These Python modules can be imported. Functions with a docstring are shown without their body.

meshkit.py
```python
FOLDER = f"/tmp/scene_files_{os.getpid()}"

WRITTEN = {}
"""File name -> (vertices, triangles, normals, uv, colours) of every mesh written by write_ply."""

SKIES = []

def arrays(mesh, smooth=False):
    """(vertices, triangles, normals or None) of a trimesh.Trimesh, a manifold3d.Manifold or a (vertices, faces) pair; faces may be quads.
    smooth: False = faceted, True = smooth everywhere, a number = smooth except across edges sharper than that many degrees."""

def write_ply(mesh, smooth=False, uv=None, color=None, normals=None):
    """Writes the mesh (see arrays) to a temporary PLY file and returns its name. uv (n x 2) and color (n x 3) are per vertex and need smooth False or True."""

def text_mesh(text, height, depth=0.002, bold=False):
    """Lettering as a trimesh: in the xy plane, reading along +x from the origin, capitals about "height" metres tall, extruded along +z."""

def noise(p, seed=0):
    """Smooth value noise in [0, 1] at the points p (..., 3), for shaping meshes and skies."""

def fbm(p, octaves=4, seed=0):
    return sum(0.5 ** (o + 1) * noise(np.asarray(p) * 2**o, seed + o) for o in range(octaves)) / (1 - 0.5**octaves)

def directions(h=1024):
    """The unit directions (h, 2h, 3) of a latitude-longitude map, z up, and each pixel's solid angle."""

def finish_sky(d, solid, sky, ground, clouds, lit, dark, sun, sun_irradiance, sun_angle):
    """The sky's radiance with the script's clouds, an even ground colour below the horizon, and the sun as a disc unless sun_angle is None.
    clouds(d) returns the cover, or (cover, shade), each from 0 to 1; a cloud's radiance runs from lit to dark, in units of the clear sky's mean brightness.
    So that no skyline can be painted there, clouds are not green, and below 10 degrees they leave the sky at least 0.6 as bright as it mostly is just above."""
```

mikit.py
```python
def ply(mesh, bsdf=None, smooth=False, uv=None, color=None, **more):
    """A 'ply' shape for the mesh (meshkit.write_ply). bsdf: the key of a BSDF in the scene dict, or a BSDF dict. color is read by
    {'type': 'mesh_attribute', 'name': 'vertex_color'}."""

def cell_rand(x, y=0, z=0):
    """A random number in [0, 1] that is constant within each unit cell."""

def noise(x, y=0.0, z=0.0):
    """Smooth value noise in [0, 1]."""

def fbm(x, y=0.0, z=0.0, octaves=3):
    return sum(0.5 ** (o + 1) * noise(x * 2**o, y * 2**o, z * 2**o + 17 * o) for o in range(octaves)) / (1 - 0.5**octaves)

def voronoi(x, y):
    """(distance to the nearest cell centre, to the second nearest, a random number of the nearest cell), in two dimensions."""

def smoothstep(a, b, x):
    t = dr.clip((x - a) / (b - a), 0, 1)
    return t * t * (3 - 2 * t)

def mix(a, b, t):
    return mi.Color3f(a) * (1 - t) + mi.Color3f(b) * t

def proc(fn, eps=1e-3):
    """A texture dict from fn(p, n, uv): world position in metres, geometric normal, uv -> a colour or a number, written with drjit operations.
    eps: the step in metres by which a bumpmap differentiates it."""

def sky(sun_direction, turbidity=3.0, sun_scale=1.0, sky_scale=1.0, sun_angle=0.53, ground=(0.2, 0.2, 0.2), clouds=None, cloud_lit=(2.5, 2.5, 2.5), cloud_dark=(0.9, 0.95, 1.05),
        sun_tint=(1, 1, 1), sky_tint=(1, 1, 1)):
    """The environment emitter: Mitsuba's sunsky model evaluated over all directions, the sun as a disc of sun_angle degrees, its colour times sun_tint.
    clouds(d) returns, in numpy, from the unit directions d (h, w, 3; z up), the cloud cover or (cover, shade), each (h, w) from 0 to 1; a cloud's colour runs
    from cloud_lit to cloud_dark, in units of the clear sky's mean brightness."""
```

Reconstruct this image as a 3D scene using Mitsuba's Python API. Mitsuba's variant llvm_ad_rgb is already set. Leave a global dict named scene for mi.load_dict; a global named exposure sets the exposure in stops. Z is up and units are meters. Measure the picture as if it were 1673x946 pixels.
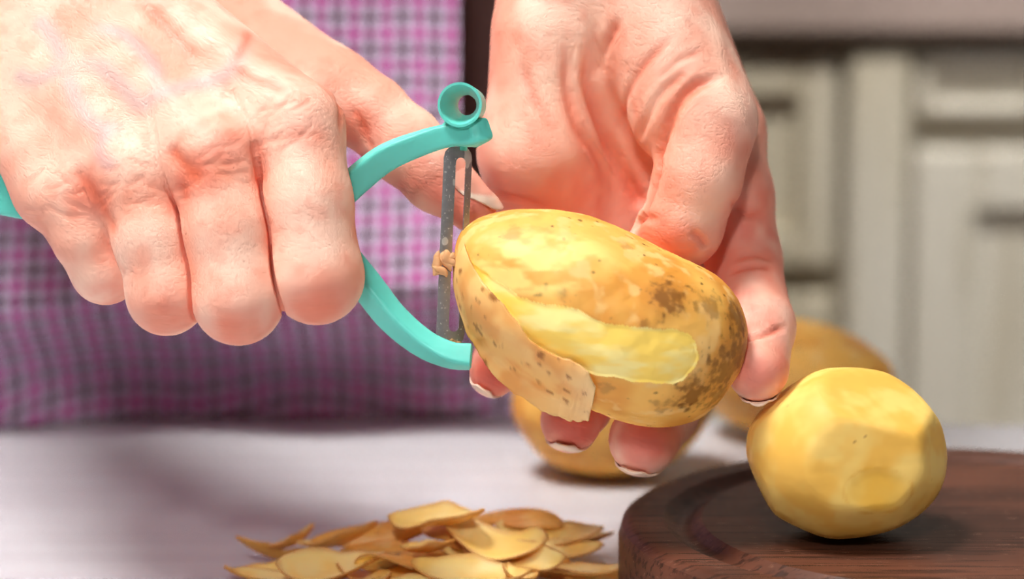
import math, random
import numpy as np, trimesh, mitsuba as mi, drjit as dr
import manifold3d as m3
import mikit, meshkit
from mikit import proc, ply
from scipy.spatial import cKDTree

T = mi.ScalarTransform4f
scene, labels = {'type': 'scene'}, {}

# ------------------------------------------------------------------ camera, light, exposure
TILT = math.radians(9.5)             # the camera looks 9.5 degrees down
EYE = np.array([0.0, 0.0, 0.966])    # 21.6 cm above the table top (z = 0.75)
FWD = np.array([0, math.cos(TILT), -math.sin(TILT)])
DOWN = np.array([0, -math.sin(TILT), -math.cos(TILT)])
FOCAL = 4672.0                       # focal length in pixels of the 1673 x 946 frame
scene['camera'] = {'type': 'thinlens', 'fov': 2 * math.degrees(math.atan(836.5 / FOCAL)), 'fov_axis': 'x', 'aperture_radius': 0.0074,
                   'focus_distance': 0.757, 'near_clip': 0.05, 'far_clip': 50.0,
                   'to_world': T().look_at(origin=EYE.tolist(), target=(EYE + FWD).tolist(), up=[0, 0, 1])}
scene['sky'] = mikit.sky([0.3, -0.6, 0.75], turbidity=5.0, sun_scale=0.0, sky_scale=1.0, ground=(0.15, 0.15, 0.15), clouds=lambda d: np.ones(d.shape[:2]),
                         cloud_lit=(0.40, 0.40, 0.42), cloud_dark=(0.40, 0.40, 0.42))
LAMP = 56.0                          # radiance of the ceiling lamp's diffuser
SOFTBOX = 88.0                       # radiance of the photographer's softbox in front of the table
SPOT_BEAM = 10.0                     # intensity of the ceiling spotlight on the cabinet
exposure = 0.18

# ------------------------------------------------------------------ helpers
def rgb(*c): return {'type': 'rgb', 'value': [float(v) for v in c]}
def srgb(r, g, b):
    c = np.array([r, g, b]) / 255.0
    return np.where(c <= 0.04045, c / 12.92, ((c + 0.055) / 1.055) ** 2.4)
def cam(x, y, d):                    # a design point (picture x, y; distance in mm) in mm
    return np.array([(x - 836.5) / FOCAL * d, (y - 473.0) / FOCAL * d, d], float)
def world(P):                        # design mm -> world metres (a rigid move)
    P = np.asarray(P, float) / 1000.0
    return EYE + P[..., :1] * np.array([1.0, 0, 0]) + P[..., 1:2] * DOWN + P[..., 2:3] * FWD
def design(Q):                       # world metres -> design mm
    Q = (np.asarray(Q, float) - EYE) * 1000.0
    return np.stack([Q[..., 0], Q @ DOWN, Q @ FWD], -1)
def on_plane(x, y, z):               # the point of the horizontal plane z under picture point x, y
    v = world(cam(x, y, 1000.0)) - EYE
    return EYE + v * (z - EYE[2]) / v[2]
VC = {'type': 'mesh_attribute', 'name': 'vertex_color'}
def two(b): return {'type': 'twosided', 'bsdf': b}
def put(key, mesh, bsdf, smooth=30, label=None, category=None, group=None, kind=None, **more):
    scene[key] = ply(mesh, bsdf, smooth, **more)
    tag(key, label, category, group, kind)
def tag(key, label=None, category=None, group=None, kind=None):
    e = {k: v for k, v in dict(label=label, category=category, group=group, kind=kind).items() if v}
    if e: labels[key] = e
def box(lo, hi, bevel=0.0):
    lo, hi = np.array(lo, float), np.array(hi, float)
    if bevel <= 0:
        return trimesh.creation.box(extents=hi - lo, transform=trimesh.transformations.translation_matrix((lo + hi) / 2))
    pts = []
    for s in np.ndindex(2, 2, 2):
        c = np.where(s, hi, lo); sg = np.where(s, -1, 1) * bevel
        for k in range(3):
            q = c + sg; q[k] = c[k]; pts.append(q)
    return trimesh.convex.convex_hull(np.array(pts))
def smin(a, b, k):
    h = np.maximum(k - np.abs(a - b), 0.0) / k
    return np.minimum(a, b) - h * h * k * 0.25
def capsule(p, a, ra, b, rb):
    ba = b - a
    t = np.clip((p - a) @ ba / (ba @ ba), 0, 1)
    q = p - a - t[:, None] * ba
    return np.sqrt(np.einsum('ij,ij->i', q, q)) - (ra + (rb - ra) * t)
def surface_nets(f, lo, hi, h, coarse=5, polish=2):
    """A closed mesh of f(p) = 0, evaluated finely only near the surface."""
    lo = np.array(lo, float); n = np.ceil((np.array(hi) - lo) / (h * coarse)).astype(int) + 1
    cg = np.stack(np.meshgrid(*[np.arange(k) for k in n], indexing='ij'), -1)
    cv = f((lo + cg.reshape(-1, 3) * h * coarse)).reshape(n)
    nf = (n - 1) * coarse + 1
    from scipy.ndimage import map_coordinates, zoom
    near = np.abs(cv) < h * coarse * 1.8
    vals = np.repeat(np.repeat(np.repeat(cv, coarse, 0), coarse, 1), coarse, 2)[:nf[0], :nf[1], :nf[2]].astype(np.float32)
    blocks = np.argwhere(near[:-1, :-1, :-1] | near[1:, 1:, 1:] | near[1:, :-1, :-1] | near[:-1, 1:, :-1] | near[:-1, :-1, 1:] | near[1:, 1:, :-1] | near[1:, :-1, 1:] | near[:-1, 1:, 1:])
    o = np.stack(np.meshgrid(*[np.arange(coarse + 1)] * 3, indexing='ij'), -1).reshape(-1, 3)
    idx = np.unique(((blocks[:, None] * coarse + o[None]).reshape(-1, 3) @ np.array([nf[1] * nf[2], nf[2], 1])))
    pts = np.stack(np.unravel_index(idx, nf), -1)
    out = np.empty(len(idx), np.float32)
    for s in range(0, len(idx), 400000): out[s:s + 400000] = f(lo + pts[s:s + 400000] * h)
    vals.reshape(-1)[idx] = out
    ins = vals < 0
    c = sum(ins[a:nf[0] - 1 + a, b:nf[1] - 1 + b, d:nf[2] - 1 + d].astype(np.int8) for a, b, d in np.ndindex(2, 2, 2))
    cells = np.argwhere((c > 0) & (c < 8))
    ids = -np.ones(nf - 1, np.int64); ids[tuple(cells.T)] = np.arange(len(cells))
    acc, cnt = np.zeros((len(cells), 3)), np.zeros(len(cells))
    for ax in range(3):
        for u, v in np.ndindex(2, 2):
            a = np.zeros(3, int); a[(ax + 1) % 3], a[(ax + 2) % 3] = u, v
            b = a.copy(); b[ax] = 1
            va, vb = vals[tuple((cells + a).T)], vals[tuple((cells + b).T)]
            x = (va < 0) != (vb < 0)
            t = np.where(x, va / np.where(x, va - vb, 1), 0)
            p = cells + a; q = p.astype(float); q[:, ax] += t
            acc[x] += q[x]; cnt[x] += 1
    V = lo + acc / cnt[:, None] * h
    faces = []
    for ax in range(3):
        u, v = (ax + 1) % 3, (ax + 2) % 3
        sl = [slice(None)] * 3; sl2 = [slice(None)] * 3
        sl[ax], sl2[ax] = slice(0, -1), slice(1, None)
        ia, ib = ins[tuple(sl)], ins[tuple(sl2)]
        e = np.argwhere(ia != ib)
        e = e[(e[:, u] > 0) & (e[:, v] > 0) & (e[:, u] < nf[u] - 1) & (e[:, v] < nf[v] - 1)]
        du, dv = np.eye(3, dtype=int)[u], np.eye(3, dtype=int)[v]
        q = np.stack([ids[tuple((e - du - dv).T)], ids[tuple((e - dv).T)], ids[tuple(e.T)], ids[tuple((e - du).T)]], 1)
        s = ia[tuple(e.T)]
        faces.append(np.where(s[:, None], q, q[:, ::-1]))
    Q = np.vstack(faces)
    F = np.vstack([Q[:, [0, 1, 2]], Q[:, [0, 2, 3]]])
    for _ in range(polish):
        d = f(V); e = 0.05 * h
        g = np.stack([(f(V + e * np.eye(3)[k]) - d) / e for k in range(3)], 1)
        V = V - np.clip(d / np.maximum((g * g).sum(1), 0.2), -h, h)[:, None] * g
    return trimesh.Trimesh(V, F, process=False)
def path_distance(P, line):
    """Distance of the points P from a polyline, and how far along it (0 to 1) the nearest point is."""
    best, along = np.full(len(P), 1e9), np.zeros(len(P))
    L = np.linalg.norm(np.diff(line, axis=0), axis=1); c = np.concatenate([[0], np.cumsum(L)]) / L.sum()
    for k in range(len(line) - 1):
        ba = line[k + 1] - line[k]
        t = np.clip((P - line[k]) @ ba / max(ba @ ba, 1e-9), 0, 1)
        d = np.linalg.norm(P - line[k] - t[:, None] * ba, axis=1)
        w = d < best
        best[w] = d[w]; along[w] = c[k] + t[w] * (c[k + 1] - c[k])
    return best, along
def catmull(pts, n):
    """n points along a smooth curve through pts (rows of any width)."""
    P = np.asarray(pts, float); P = np.vstack([2 * P[0] - P[1], P, 2 * P[-1] - P[-2]])
    t = np.linspace(0, len(pts) - 1 - 1e-9, n); i = t.astype(int); u = (t - i)[:, None]
    a, b, c, d = P[i], P[i + 1], P[i + 2], P[i + 3]
    return 0.5 * (2 * b + (c - a) * u + (2 * a - 5 * b + 4 * c - d) * u ** 2 + (3 * b - a - 3 * c + d) * u ** 3)
def grid_faces(nu, nv, closed_u=False):
    i, j = np.meshgrid(np.arange(nu if closed_u else nu - 1), np.arange(nv - 1), indexing='ij')
    a = i * nv + j; b = ((i + 1) % nu) * nv + j
    q = np.stack([a, b, b + 1, a + 1], -1).reshape(-1, 4)
    return np.vstack([q[:, [0, 1, 2]], q[:, [0, 2, 3]]])
def sheet(top, bottom):
    """A closed thin solid between two grids of points (nu, nv, 3)."""
    nu, nv = top.shape[:2]; n = nu * nv
    F = grid_faces(nu, nv); rim = []
    ring = [i * nv for i in range(nu)] + [(nu - 1) * nv + j for j in range(1, nv)] + [i * nv + nv - 1 for i in range(nu - 2, -1, -1)] + [j for j in range(nv - 2, 0, -1)]
    for a, b in zip(ring, ring[1:] + ring[:1]): rim += [[a, b, a + n], [b, b + n, a + n]]
    m = trimesh.Trimesh(np.vstack([top.reshape(-1, 3), bottom.reshape(-1, 3)]), np.vstack([F, F[:, ::-1] + n, np.array(rim)[:, ::-1]]), process=False)
    if m.volume < 0: m.invert()
    return m
# ------------------------------------------------------------------ materials
def mat(name, color, rough=0.5, spec=0.5, **more):
    b = {'type': 'principled', 'base_color': color if isinstance(color, dict) else rgb(*color), 'roughness': rough, 'specular': spec, **more}
    scene[name] = two(b)
def bumped(name, color, height, rough=0.5, spec=0.5, eps=3e-4, **more):
    b = {'type': 'principled', 'base_color': color if isinstance(color, dict) else rgb(*color), 'roughness': rough, 'specular': spec, **more}
    scene[name] = two({'type': 'bumpmap', 'arbitrary': proc(height, eps), 'scale': 1.0, 'bsdf': b})
def limewash(p, n, uv):
    g = mikit.fbm(p.x * 90, p.y * 90, p.z * 7, octaves=4)
    h = mikit.fbm(p.x * 14 + 5, p.y * 14, p.z * 3, octaves=3)
    c = mikit.mix((0.58, 0.52, 0.40), (0.66, 0.62, 0.54), mikit.smoothstep(0.35, 0.65, h))
    return mikit.mix(c, (0.42, 0.36, 0.25), 0.4 * mikit.smoothstep(0.52, 0.75, g))
def tabletop(p, n, uv):
    g = mikit.fbm(p.x * 6, p.y * 260, p.z * 60, octaves=3)
    return mikit.mix((0.56, 0.555, 0.585), (0.53, 0.52, 0.55), mikit.smoothstep(0.35, 0.7, g))
def walnut(p, n, uv):
    w = mikit.fbm(p.x * 9, p.y * 30, p.z * 30, octaves=3)
    g = mikit.fbm(p.x * 45 + 3 * w, p.y * 900, p.z * 500, octaves=3)
    c = mikit.mix((0.042, 0.014, 0.008), (0.125, 0.042, 0.022), mikit.smoothstep(0.3, 0.7, w))
    c = mikit.mix(c, (0.020, 0.007, 0.004), 0.7 * mikit.smoothstep(0.5, 0.72, g))
    s = mikit.fbm(p.x * 260, p.y * 1500, p.z * 900, octaves=2)
    return mikit.mix(c, (0.22, 0.11, 0.07), 0.4 * mikit.smoothstep(0.72, 0.80, s))
def walnut_relief(p, n, uv):
    return 0.00012 * mikit.fbm(p.x * 60, p.y * 900, p.z * 500, octaves=3)
mat('limewashed_wood', proc(limewash), 0.65, 0.3)
mat('counter_stone', (0.40, 0.31, 0.28), 0.5, 0.4)

mat('white_lacquer', proc(tabletop), 0.38, 0.45)
mat('wall_paint', (0.62, 0.58, 0.52), 0.8, 0.2)
mat('ceiling_paint', (0.80, 0.79, 0.77), 0.9, 0.1)
mat('black_cloth', (0.02, 0.02, 0.02), 0.8, 0.2)
mat('floor_board', (0.30, 0.22, 0.16), 0.5, 0.4)
bumped('walnut', proc(walnut), walnut_relief, 0.5, 0.35)
# ------------------------------------------------------------------ the room: floor, back wall, ceiling; open to the daylight on the camera's side
put('floor', box([-3, -2.5, -0.06], [3, 2.35, 0]), 'floor_board', False, kind='structure', label='wooden kitchen floor')
put('wall_back', box([-3, 2.25, 0], [3, 2.35, 2.6]), 'wall_paint', False, kind='structure', label='painted wall behind the kitchen cabinet')
put('ceiling', box([-3, -1.2, 2.6], [3, 2.35, 2.7]), 'ceiling_paint', False, kind='structure', label='white kitchen ceiling')
# ceiling lamp: a square frame and its diffuser
tag('ceiling_lamp', 'flat square lamp panel under the ceiling', 'lamp')
LX, LY, LS = -0.55, 0.42, 0.24
scene['ceiling_lamp__frame'] = ply(trimesh.util.concatenate([box([LX - LS - .03, LY - LS - .03, 2.53], [LX - LS, LY + LS + .03, 2.6]), box([LX + LS, LY - LS - .03, 2.53], [LX + LS + .03, LY + LS + .03, 2.6]),
                                                        box([LX - LS, LY - LS - .03, 2.53], [LX + LS, LY - LS, 2.6]), box([LX - LS, LY + LS, 2.53], [LX + LS, LY + LS + .03, 2.6])]), 'ceiling_paint', False)
scene['ceiling_lamp__diffuser'] = {'type': 'rectangle', 'to_world': T().translate([LX, LY, 2.55]).rotate([1, 0, 0], 180).scale([LS, LS, 1]), 'bsdf': {'type': 'ref', 'id': 'ceiling_paint'},
                                   'emitter': {'type': 'area', 'radiance': rgb(LAMP, LAMP * 0.97, LAMP * 0.93)}}
# the softbox on its stand, in front of the table and a little to the right: it throws the fist's shadow on the apron
SB, AIM = np.array([-0.25, -1.35, 2.30]), np.array([-0.02, 0.76, 0.87])
sn = (AIM - SB) / np.linalg.norm(AIM - SB); sr = np.cross(sn, [0, 0, 1]); sr /= np.linalg.norm(sr); su = np.cross(sr, sn)
tag('softbox_lamp', 'black softbox lamp on a stand in front of the table', 'lamp')
def sb(x, y, z): return SB + sr * x + su * y + sn * z
HS = 0.13
scene['softbox_lamp__diffuser'] = {'type': 'rectangle', 'to_world': T().look_at(origin=SB.tolist(), target=AIM.tolist(), up=[0, 0, 1]).scale([HS, HS, 1]), 'bsdf': {'type': 'ref', 'id': 'ceiling_paint'},
                                   'emitter': {'type': 'area', 'radiance': rgb(SOFTBOX, SOFTBOX * .98, SOFTBOX * .95)}}
hood = trimesh.convex.convex_hull(np.array([sb(a * (HS + .01), b * (HS + .01), -.004) for a in (-1, 1) for b in (-1, 1)] + [sb(a * .06, b * .06, -.25) for a in (-1, 1) for b in (-1, 1)]))
put('softbox_lamp__hood', hood, 'black_cloth', False)
put('softbox_lamp__stand', trimesh.util.concatenate([trimesh.creation.cylinder(radius=.012, segment=[sb(0, 0, -.2), sb(0, 0, -.2) * [1, 1, 0] + [0, 0, .25]])] + [trimesh.creation.cylinder(radius=.009, segment=[sb(0, 0, -.2) * [1, 1, 0] + [0, 0, .5],
    sb(0, 0, -.2) * [1, 1, 0] + [.42 * math.cos(a), .42 * math.sin(a), .01]]) for a in (.3, 2.4, 4.5)]), 'black_cloth', 30)
# a ceiling spotlight turned on the cabinet
SP, SA = np.array([0.42, 0.55, 2.50]), np.array([0.17, 1.60, 0.74])
sd_ = (SA - SP) / np.linalg.norm(SA - SP)
tag('track_spotlight', 'small white spotlight on the ceiling, turned to the cabinet', 'lamp')
can = trimesh.creation.annulus(.028, .032, segment=[SP - sd_ * .10, SP + sd_ * .01]); put('track_spotlight__can', can, 'ceiling_paint', 30)
put('track_spotlight__stem', trimesh.creation.cylinder(radius=.008, segment=[SP - sd_ * .09, [SP[0], SP[1] - .03, 2.60]]), 'ceiling_paint', 30)
scene['spotlight_beam'] = {'type': 'spot', 'to_world': T().look_at(origin=(SP + sd_ * .012).tolist(), target=SA.tolist(), up=[0, 1, 0]), 'intensity': rgb(SPOT_BEAM, SPOT_BEAM * .97, SPOT_BEAM * .90), 'cutoff_angle': 15.5, 'beam_width': 10.0}
# kitchen cabinet far behind the table
CB = 1.60
def cbx(x): return (x - 836.5) / FOCAL * (CB * 1.0)
def cbz(y): return EYE[2] - CB * math.tan(TILT + math.atan((y - 473.0) / FOCAL))
tag('kitchen_cabinet', 'old cream limewashed kitchen cabinet with drawers behind the table', 'cabinet')
put('kitchen_cabinet__body', box([0.02, CB + .03, 0.0], [0.95, 2.24, cbz(62)]), 'limewashed_wood', False)
put('kitchen_cabinet__plinth', box([0.05, CB + .055, 0.0], [0.93, CB + .06, 0.09]), 'limewashed_wood', False)
put('kitchen_cabinet__post', box([cbx(1388), CB - .004, 0.09], [cbx(1488), CB + .03, cbz(84)], .003), 'limewashed_wood', False)
put('kitchen_cabinet__post_001', box([0.02, CB - .004, 0.09], [0.05, CB + .03, cbz(84)], .003), 'limewashed_wood', False)
put('kitchen_cabinet__post_002', box([0.90, CB - .004, 0.09], [0.95, CB + .03, cbz(84)], .003), 'limewashed_wood', False)
def front(key, x0, x1, z0, z1, frame=0.03):
    """A drawer or door front: a frame of four boards around a recessed panel."""
    m = trimesh.util.concatenate([box([x0, CB, z0], [x0 + frame, CB + .03, z1], .003), box([x1 - frame, CB, z0], [x1, CB + .03, z1], .003),
                                  box([x0 + frame, CB, z0], [x1 - frame, CB + .03, z0 + frame], .003), box([x0 + frame, CB, z1 - frame], [x1 - frame, CB + .03, z1], .003)])
    put(key, m, 'limewashed_wood', False)
    put(key + '__panel', box([x0 + frame - .002, CB + .010, z0 + frame - .002], [x1 - frame + .002, CB + .028, z1 - frame + .002], .004), 'limewashed_wood', False)
front('kitchen_cabinet__drawer', 0.055, cbx(1372), cbz(438), cbz(96), 0.022)
front('kitchen_cabinet__drawer_001', 0.055, cbx(1372), 0.40, cbz(484), 0.022)
front('kitchen_cabinet__drawer_002', 0.055, cbx(1372), 0.10, 0.39, 0.03)
front('kitchen_cabinet__drawer_003', cbx(1500), 0.895, cbz(192), cbz(92), 0.009)
front('kitchen_cabinet__door', cbx(1500), 0.895, 0.10, cbz(246), 0.035)
put('countertop', box([0.0, CB - .016, cbz(54)], [0.98, 2.24, cbz(54) + .04], .004), 'counter_stone', False, 'mauve grey countertop along the top of the cabinet', 'countertop')
# the table
TZ = 0.75
RT = trimesh.transformations.rotation_matrix(math.radians(-4.5), [0, 0, 1], [0.0, 1.013, 0])
def table_box(lo, hi, bev=0.002):
    m = box(lo, hi, bev); m.apply_transform(RT); return m
tag('kitchen_table', 'white lacquered kitchen table with the board and peelings on it', 'table')
put('kitchen_table__tabletop', table_box([-0.8, 0.15, TZ - .03], [0.8, 1.013, TZ]), 'white_lacquer', False)
for i, (x, y) in enumerate([(-.75, .2), (.69, .2), (-.75, .90), (.69, .90)]):
    put('kitchen_table__leg' + (f'_{i:03d}' if i else ''), table_box([x, y, 0], [x + .06, y + .06, TZ - .03]), 'white_lacquer', False)
# ------------------------------------------------------------------ round board with a juice groove
BZ = TZ + 0.022
bc = on_plane(1572, 850, BZ); BR = 567 / FOCAL * 0.785
prof = [(0, 0), (BR - .004, 0), (BR - .001, .0025), (BR, .006), (BR, .017), (BR - .001, .0205), (BR - .004, .022), (BR - .0125, .022), (BR - .0145, .0205), (BR - .0165, .0192), (BR - .0185, .0190),
        (BR - .0205, .0196), (BR - .0220, .0210), (BR - .0232, .022), (0, .022)]
pp = np.array(prof, float)
seg = np.vstack([pp[:1]] + [pp[i] + (pp[i + 1] - pp[i]) * np.linspace(0, 1, 3)[1:, None] for i in range(len(pp) - 1)])
board = trimesh.creation.revolve(seg, sections=160)
board.apply_translation([bc[0], bc[1], TZ])
put('cutting_board', board, 'walnut', 35, 'round dark walnut cutting board with a groove, under the peeled potato', 'cutting board')
# ------------------------------------------------------------------ potatoes
mat('potato_skin', VC, 0.5, 0.35)
mat('potato_flesh', VC, 0.5, 0.35)
mat('peel', VC, 0.45, 0.4)
from shapely.geometry import Polygon
import shapely
def lerp(a, b, t): return a + (b - a) * np.clip(t, 0, 1)[..., None]
def sstep(a, b, x):
    t = np.clip((x - a) / (b - a), 0, 1); return t * t * (3 - 2 * t)
SKIN_A, SKIN_B, SKIN_C, SPOT = srgb(240, 184, 92), srgb(222, 150, 60), srgb(244, 200, 128), srgb(92, 52, 22)
FLESH_A, FLESH_B = srgb(255, 234, 150), srgb(253, 216, 102)
def skin_color(P, seed, spots=1.0):
    """Potato skin: tan and ochre clouds, scurf patches and small brown eyes (P in mm)."""
    a = meshkit.fbm(P / 14, 3, seed); b = meshkit.fbm(P / 4.5, 3, seed + 5); s = meshkit.noise(P / 1.5, seed + 9); w = meshkit.noise(P / 9, seed + 11)
    c = lerp(SKIN_A, SKIN_B, sstep(.4, .7, a)); c = lerp(c, SKIN_C, .7 * sstep(.55, .72, b))
    return lerp(c, SPOT, spots * .75 * sstep(.80, .93, s) * sstep(.4, .6, w))
# the potato being peeled
PC = cam(980, 520, 760)
OUT = np.array([(740, 425), (748, 385), (775, 362), (830, 346), (880, 342), (950, 351), (1020, 377), (1080, 404), (1140, 434), (1190, 470), (1215, 510), (1222, 552), (1211, 600), (1186, 642),
                (1150, 677), (1092, 697), (1030, 691), (970, 672), (905, 642), (850, 608), (795, 562), (757, 515), (741, 470)], float)
dO = (OUT - [980, 520]); th = np.arctan2(dO[:, 1], dO[:, 0]); rO = np.hypot(dO[:, 0], dO[:, 1]) * 760 / FOCAL
o = np.argsort(th); th, rO = th[o], rO[o]
from scipy.interpolate import CubicSpline
rad = CubicSpline(np.concatenate([th, [th[0] + 2 * math.pi]]), np.concatenate([rO, [rO[0]]]), bc_type='periodic')
HALF = 24.0
def potato_front(X, Y):
    """Distance to the camera side of the potato, at design X, Y (mm); its middle where it has none."""
    q = np.stack([X - PC[0], Y - PC[1]], -1); r = np.hypot(q[..., 0], q[..., 1]) / rad(np.arctan2(q[..., 1], q[..., 0]))
    return PC[2] - HALF * np.maximum(1 - r ** 2.2, 0) ** (1 / 2.2)
ico = trimesh.creation.icosphere(7)
D = ico.vertices; rho = np.maximum(1 - np.abs(D[:, 2]) ** 2.2, 0) ** (1 / 2.2); ang = np.arctan2(D[:, 1], D[:, 0]); R = rad(ang)
P = PC + np.stack([R * rho * np.cos(ang), R * rho * np.sin(ang), HALF * D[:, 2]], 1)
P += (P - PC) / np.linalg.norm(P - PC, axis=1, keepdims=True) * ((meshkit.fbm(P / 11, 3, 3) - .5) * 1.6 + (meshkit.noise(P / 1.3, 4) - .5) * .10)[:, None]
def pp2(pts, d=738): return np.array([cam(x, y, d)[:2] for x, y in pts])
PATCH = Polygon(catmull(pp2([(760, 405), (776, 432), (827, 470), (872, 494), (938, 505), (990, 528), (1055, 537), (1106, 539), (1131, 552), (1141, 576), (1134, 606), (1106, 626), (1055, 624), (1004, 618),
                             (955, 605), (867, 562), (838, 520), (796, 480), (765, 440), (752, 415)]), 140))
front_side = P[:, 2] < PC[2] - 2
wob = np.stack([meshkit.noise(P / 2.2, 21), meshkit.noise(P / 2.2, 22)], 1) * .9 - .45
pts2 = shapely.points(P[:, :2] + wob)
sd = np.where(shapely.contains(PATCH, pts2), 1, -1) * shapely.distance(PATCH.exterior, pts2)
sd = np.where(front_side, sd, -9)
nrm = ico.copy(); nrm.vertices = P; NV = np.array(nrm.vertex_normals)
P = P - NV * (0.25 * sstep(-.1, .6, sd))[:, None]
col = skin_color(P, 31)
for x, y, r, k in [(1085, 487, 5.2, 1.0), (1150, 500, 4, .5), (1200, 520, 4.5, .8), (1180, 600, 6.5, .85), (1125, 640, 5, .9), (1205, 570, 6, .8), (1170, 645, 5, .5), (1080, 660, 3, .4), (1020, 400, 2, .3), (915, 480, 1.6, .4),
                   (880, 380, 3, .15), (1045, 525, 1.5, .5), (985, 630, 2, .3), (840, 385, 3.5, .25)]:
    q = cam(x, y, 760); q[2] = potato_front(q[0], q[1])
    d = np.linalg.norm(P - q, axis=1) / r
    n_ = meshkit.fbm(P / 1.7, 3, int(x))
    col = lerp(col, srgb(74, 42, 20), k * .9 * sstep(1.15, .35, d + (n_ - .5) * 2.2)); col = lerp(col, srgb(176, 112, 44), k * .5 * sstep(1.7, .5, d))
rub = meshkit.fbm(P / np.array([7, 3.5, 7]), 3, 51)          # thin rubbed places where the yellow shows through the skin
zone = np.linalg.norm((P - cam(880, 430, 742)) / [20, 9, 20], axis=1)
col = lerp(col, srgb(252, 224, 136), .8 * sstep(.36, .60, rub) * sstep(1.15, .75, zone))
fl = lerp(FLESH_A, FLESH_B, sstep(.35, .65, meshkit.fbm(P / np.array([9, 3, 9]), 3, 61)))
inside = sd > 0
F = ico.faces; fin = inside[F].all(1)
def sub(mask, c):
    u, inv = np.unique(F[mask], return_inverse=True)
    return trimesh.Trimesh(world(P[u]), inv.reshape(-1, 3), process=False), c[u]
tag('potato', 'half peeled potato held in the palm with a strip of peel hanging from it', 'potato')
m, c = sub(~fin, np.where((sd > -.12)[:, None], fl, col)); put('potato__skin', m, 'potato_skin', True, color=c)
m, c = sub(fin, fl); put('potato__peeled_patch', m, 'potato_flesh', True, color=c, label='bare yellow flesh where the peel was cut away')
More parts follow.
